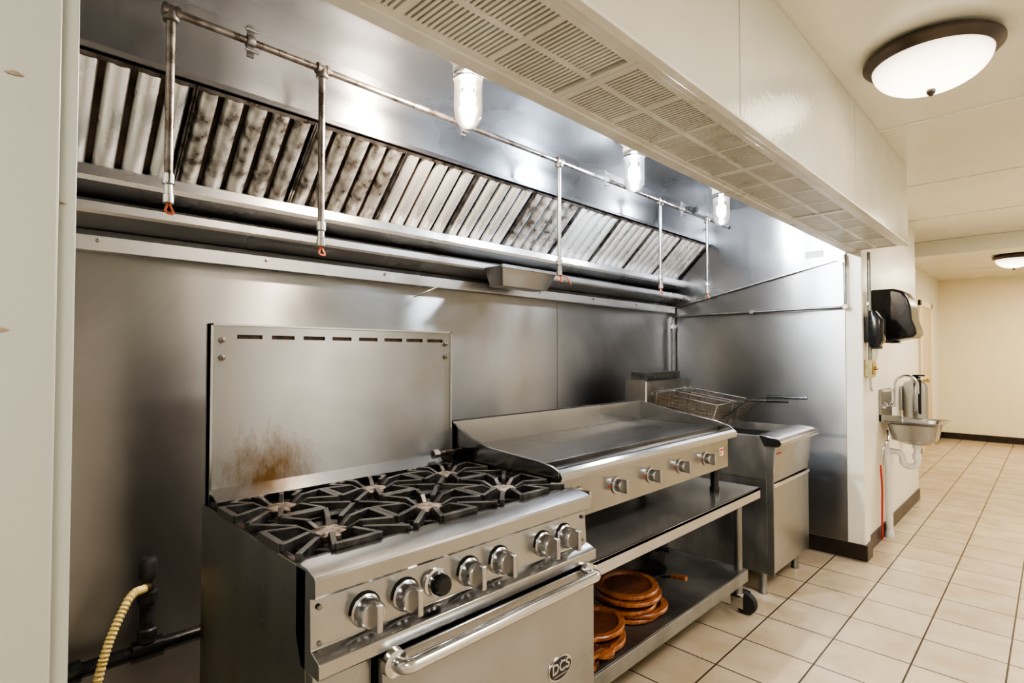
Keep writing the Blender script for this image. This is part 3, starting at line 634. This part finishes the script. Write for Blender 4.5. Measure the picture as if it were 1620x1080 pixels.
# ------------------------------------------------------------------ corridor fixtures
m=MB(); m.tube(bend([(4.30,.885,2.06),(4.30,.885,1.33)],.02),.011,10); o=m.build('wall_conduit','green'); tag(o,'grey green vertical conduit on the white partition end beside the soap dispenser','conduit')
MB().box(4.285,4.315,.885,.91,1.7,1.72).build('strap','chrome',o)
jb=thing('junction_box','small yellowed junction box with brass fitting at the end of the partition','junction box',(4.30,.88,1.27))
m=MB(); m.box(4.25,4.35,.865,.91,1.215,1.33); m.build('box','oldpaint',jb,.004)
m=MB(); m.box(4.265,4.335,.858,.865,1.235,1.31); m.lathe([(.012,0),(.012,.02),(.001,.021)],(4.30,.86,1.275),10,'y',-1); m.build('cover','brass',jb,.003)
m=MB(); m.tube(bend([(4.30,.885,1.22),(4.30,.885,1.14),(4.40,.90,1.12)],.03),.008,8); m.build('lower_conduit','chrome',jb)
sd=thing('soap_dispenser','small black soap dispenser on the white partition beside the towel dispenser','soap dispenser',(4.30,.86,1.4))
m=MB(); m.loft([rr(4.245,4.355,.83,.884,1.42,.02),rr(4.235,4.365,.80,.884,1.46,.03),rr(4.235,4.365,.80,.884,1.60,.03),rr(4.25,4.35,.84,.884,1.66,.02)]); m.build('body','black',sd)
m=MB(); m.box(4.26,4.34,.82,.87,1.405,1.425); m.build('nozzle_lever','blackrub',sd,.004)
MB().box(4.26,4.34,.884,.91,1.45,1.62).build('mount_plate','black',sd)
td=thing('towel_dispenser','large glossy black paper towel dispenser on the corridor wall above the sink','towel dispenser',(4.72,.85,1.45))
m=MB(); pr=[(.94,1.46),(.94,1.83),(.80,1.83),(.745,1.81),(.715,1.76),(.70,1.69),(.695,1.61),(.675,1.55),(.67,1.51),(.69,1.485),(.73,1.48),(.78,1.47),(.82,1.455)]
m.prism(pr,'x',4.57,4.87); m.build('cover','black',td,.018,seg=4)
m=MB(); m.box(4.60,4.84,.80,.86,1.450,1.4555); m.build('towel_slot','dark',td)
# hand sink
sk=thing('hand_sink','small stainless wall hung hand sink with gooseneck faucet in the corridor','sink',(5.0,.76,.87))
m=MB(); m.loft([rr(4.92,5.08,.66,.82,.705,.05),rr(4.86,5.14,.62,.88,.735,.05),rr(4.84,5.16,.60,.90,.85,.04),rr(4.81,5.19,.565,.94,.868,.03),rr(4.81,5.19,.565,.94,.877,.03),rr(4.85,5.15,.61,.89,.868,.04),rr(4.87,5.13,.63,.87,.75,.05),rr(4.93,5.07,.68,.81,.72,.05)]); m.build('basin','steel_rail',sk)
m=MB(); m.box(4.81,5.19,.925,.94,.87,1.10); m.box(4.81,4.816,.80,.94,.87,.92); m.prism([(.94,1.10),(.925,1.10),(.90,1.085),(.925,1.09)],'x',4.81,5.19); m.build('splash','steel_x',sk,.002)
m=MB(); pth=[(4.93,.925,.98),(4.93,.86,.98),(4.93,.86,1.10)]+[(4.93,.86-.07*(1-math.cos(a)),1.14+.07*math.sin(a)) for a in [PI*k/12 for k in range(13)]]+[(4.93,.72,1.08)]
m.tube(pth,.009,10); m.lathe([(.022,0),(.022,.012),(.014,.016)],(4.93,.925,.98),12,'y',-1); m.build('faucet','chrome',sk)
for x in (4.86,5.0):
    m=MB(); m.tube([(x,.925,.98),(x,.89,.98)],.009,10); m.tube([(x,.892,.98),(x-.0,.87,1.02)],.005,8); m.build('tap_handle','chrome',sk)
m=MB(); m.tube(bend([(5.0,.74,.71),(5.0,.74,.53),(5.0,.83,.53),(5.0,.83,.63),(5.0,.935,.63)],.045,8),.022,14); m.lathe([(.03,.715),(.032,.705),(.032,.68),(.026,.67)],(5.0,.74,0),14); m.lathe([(.03,.59),(.03,.63)],(5.0,.74,0),14); m.build('drain_trap','pvc',sk)
m=MB(); m.tube(bend([(4.92,.905,.0),(4.92,.905,.60),(4.97,.93,.66)],.04),.024,14); m.lathe([(.03,.56),(.031,.59),(.03,.62)],(4.92,.905,0),14); m.lathe([(.032,.0),(.032,.02),(.026,.05)],(4.92,.905,0),14); o=m.build('drain_pipe','pvc'); tag(o,'white plastic drain pipe standing on the floor under the hand sink','drain pipe')
m=MB(); m.tube(bend([(4.74,.918,.02),(4.72,.912,.2),(4.74,.912,.4),(4.72,.917,.56)],.1,8),.0065,8); o=m.build('red_hose','red'); tag(o,'thin red hose hanging down the wall left of the sink drain pipe','hose')
m=MB(); m.tube(bend([(4.72,.917,.565),(4.73,.90,.70),(4.80,.88,.74),(4.87,.90,.80)],.06,8),.008,8); o=m.build('supply_hose','chrome'); tag(o,'braided silver supply hose rising to the hand sink','hose')
fe=thing('fire_extinguisher','silver fire extinguisher with black valve on the wall past the sink','fire extinguisher',(5.60,.835,.85))
m=MB(); m.lathe([(.07,.83),(.086,.845),(.088,.88),(.088,1.10),(.075,1.135),(.032,1.155),(.028,1.165)],(5.60,.835,0),28); m.build('cylinder','steel_rail',fe)
m=MB(); m.lathe([(.022,1.16),(.024,1.19),(.012,1.193)],(5.60,.835,0),14); m.box(5.585,5.615,.77,.85,1.187,1.198); m.tube(bend([(5.60,.81,1.175),(5.52,.79,1.18),(5.505,.79,1.0),(5.51,.79,.88)],.05),.008,8); m.build('valve','black',fe)
m=MB(); m.box(5.57,5.63,.92,.94,.9,1.10); m.build('bracket','steel',fe)
# ------------------------------------------------------------------ lights
def area(name,loc,sx,sy,power,col,rot=(0,0,0)):
    l=bpy.data.lights.new(name,'AREA'); l.shape='RECTANGLE'; l.size=sx; l.size_y=sy; l.energy=power; l.color=col
    o=bpy.data.objects.new(name,l); C.objects.link(o); o.location=loc; o.rotation_euler=rot; return o
area('fill_light_a',(-.6,-.4,CE-.05),.5,.5,24,(1,.95,.89))  # unseen fill added behind the camera, not a ceiling fixture
area('fill_light_b',(2.2,-.7,CE-.05),.9,.4,34,(1,.95,.88))  # fill added outside the view to brighten the cooking line
area('fill_light_c',(5.6,-.3,CE-.05),.8,.6,34,(1,.91,.79))  # added corridor fill, out of view
area('fill_light_d',(9.6,-.3,CE-.05),.8,.8,42,(1,.87,.67))  # warm fill added out of view for the far corridor
w=bpy.data.worlds.new('world'); scene.world=w; w.use_nodes=True
w.node_tree.nodes['Background'].inputs[0].default_value=(1,.97,.93,1); w.node_tree.nodes['Background'].inputs[1].default_value=.5
# ------------------------------------------------------------------ camera
cd=bpy.data.cameras.new('camera'); cam=bpy.data.objects.new('camera',cd); C.objects.link(cam)
cd.sensor_width=36; cd.lens=860*36/1620; cd.clip_start=.02
cam.location=(0,0,1.37); cam.rotation_euler=(math.radians(90)+math.atan(20/860),0,math.radians(-45))
scene.camera=cam
scene.view_settings.view_transform='AgX'
scene.view_settings.look='AgX - High Contrast'
scene.view_settings.exposure=.5
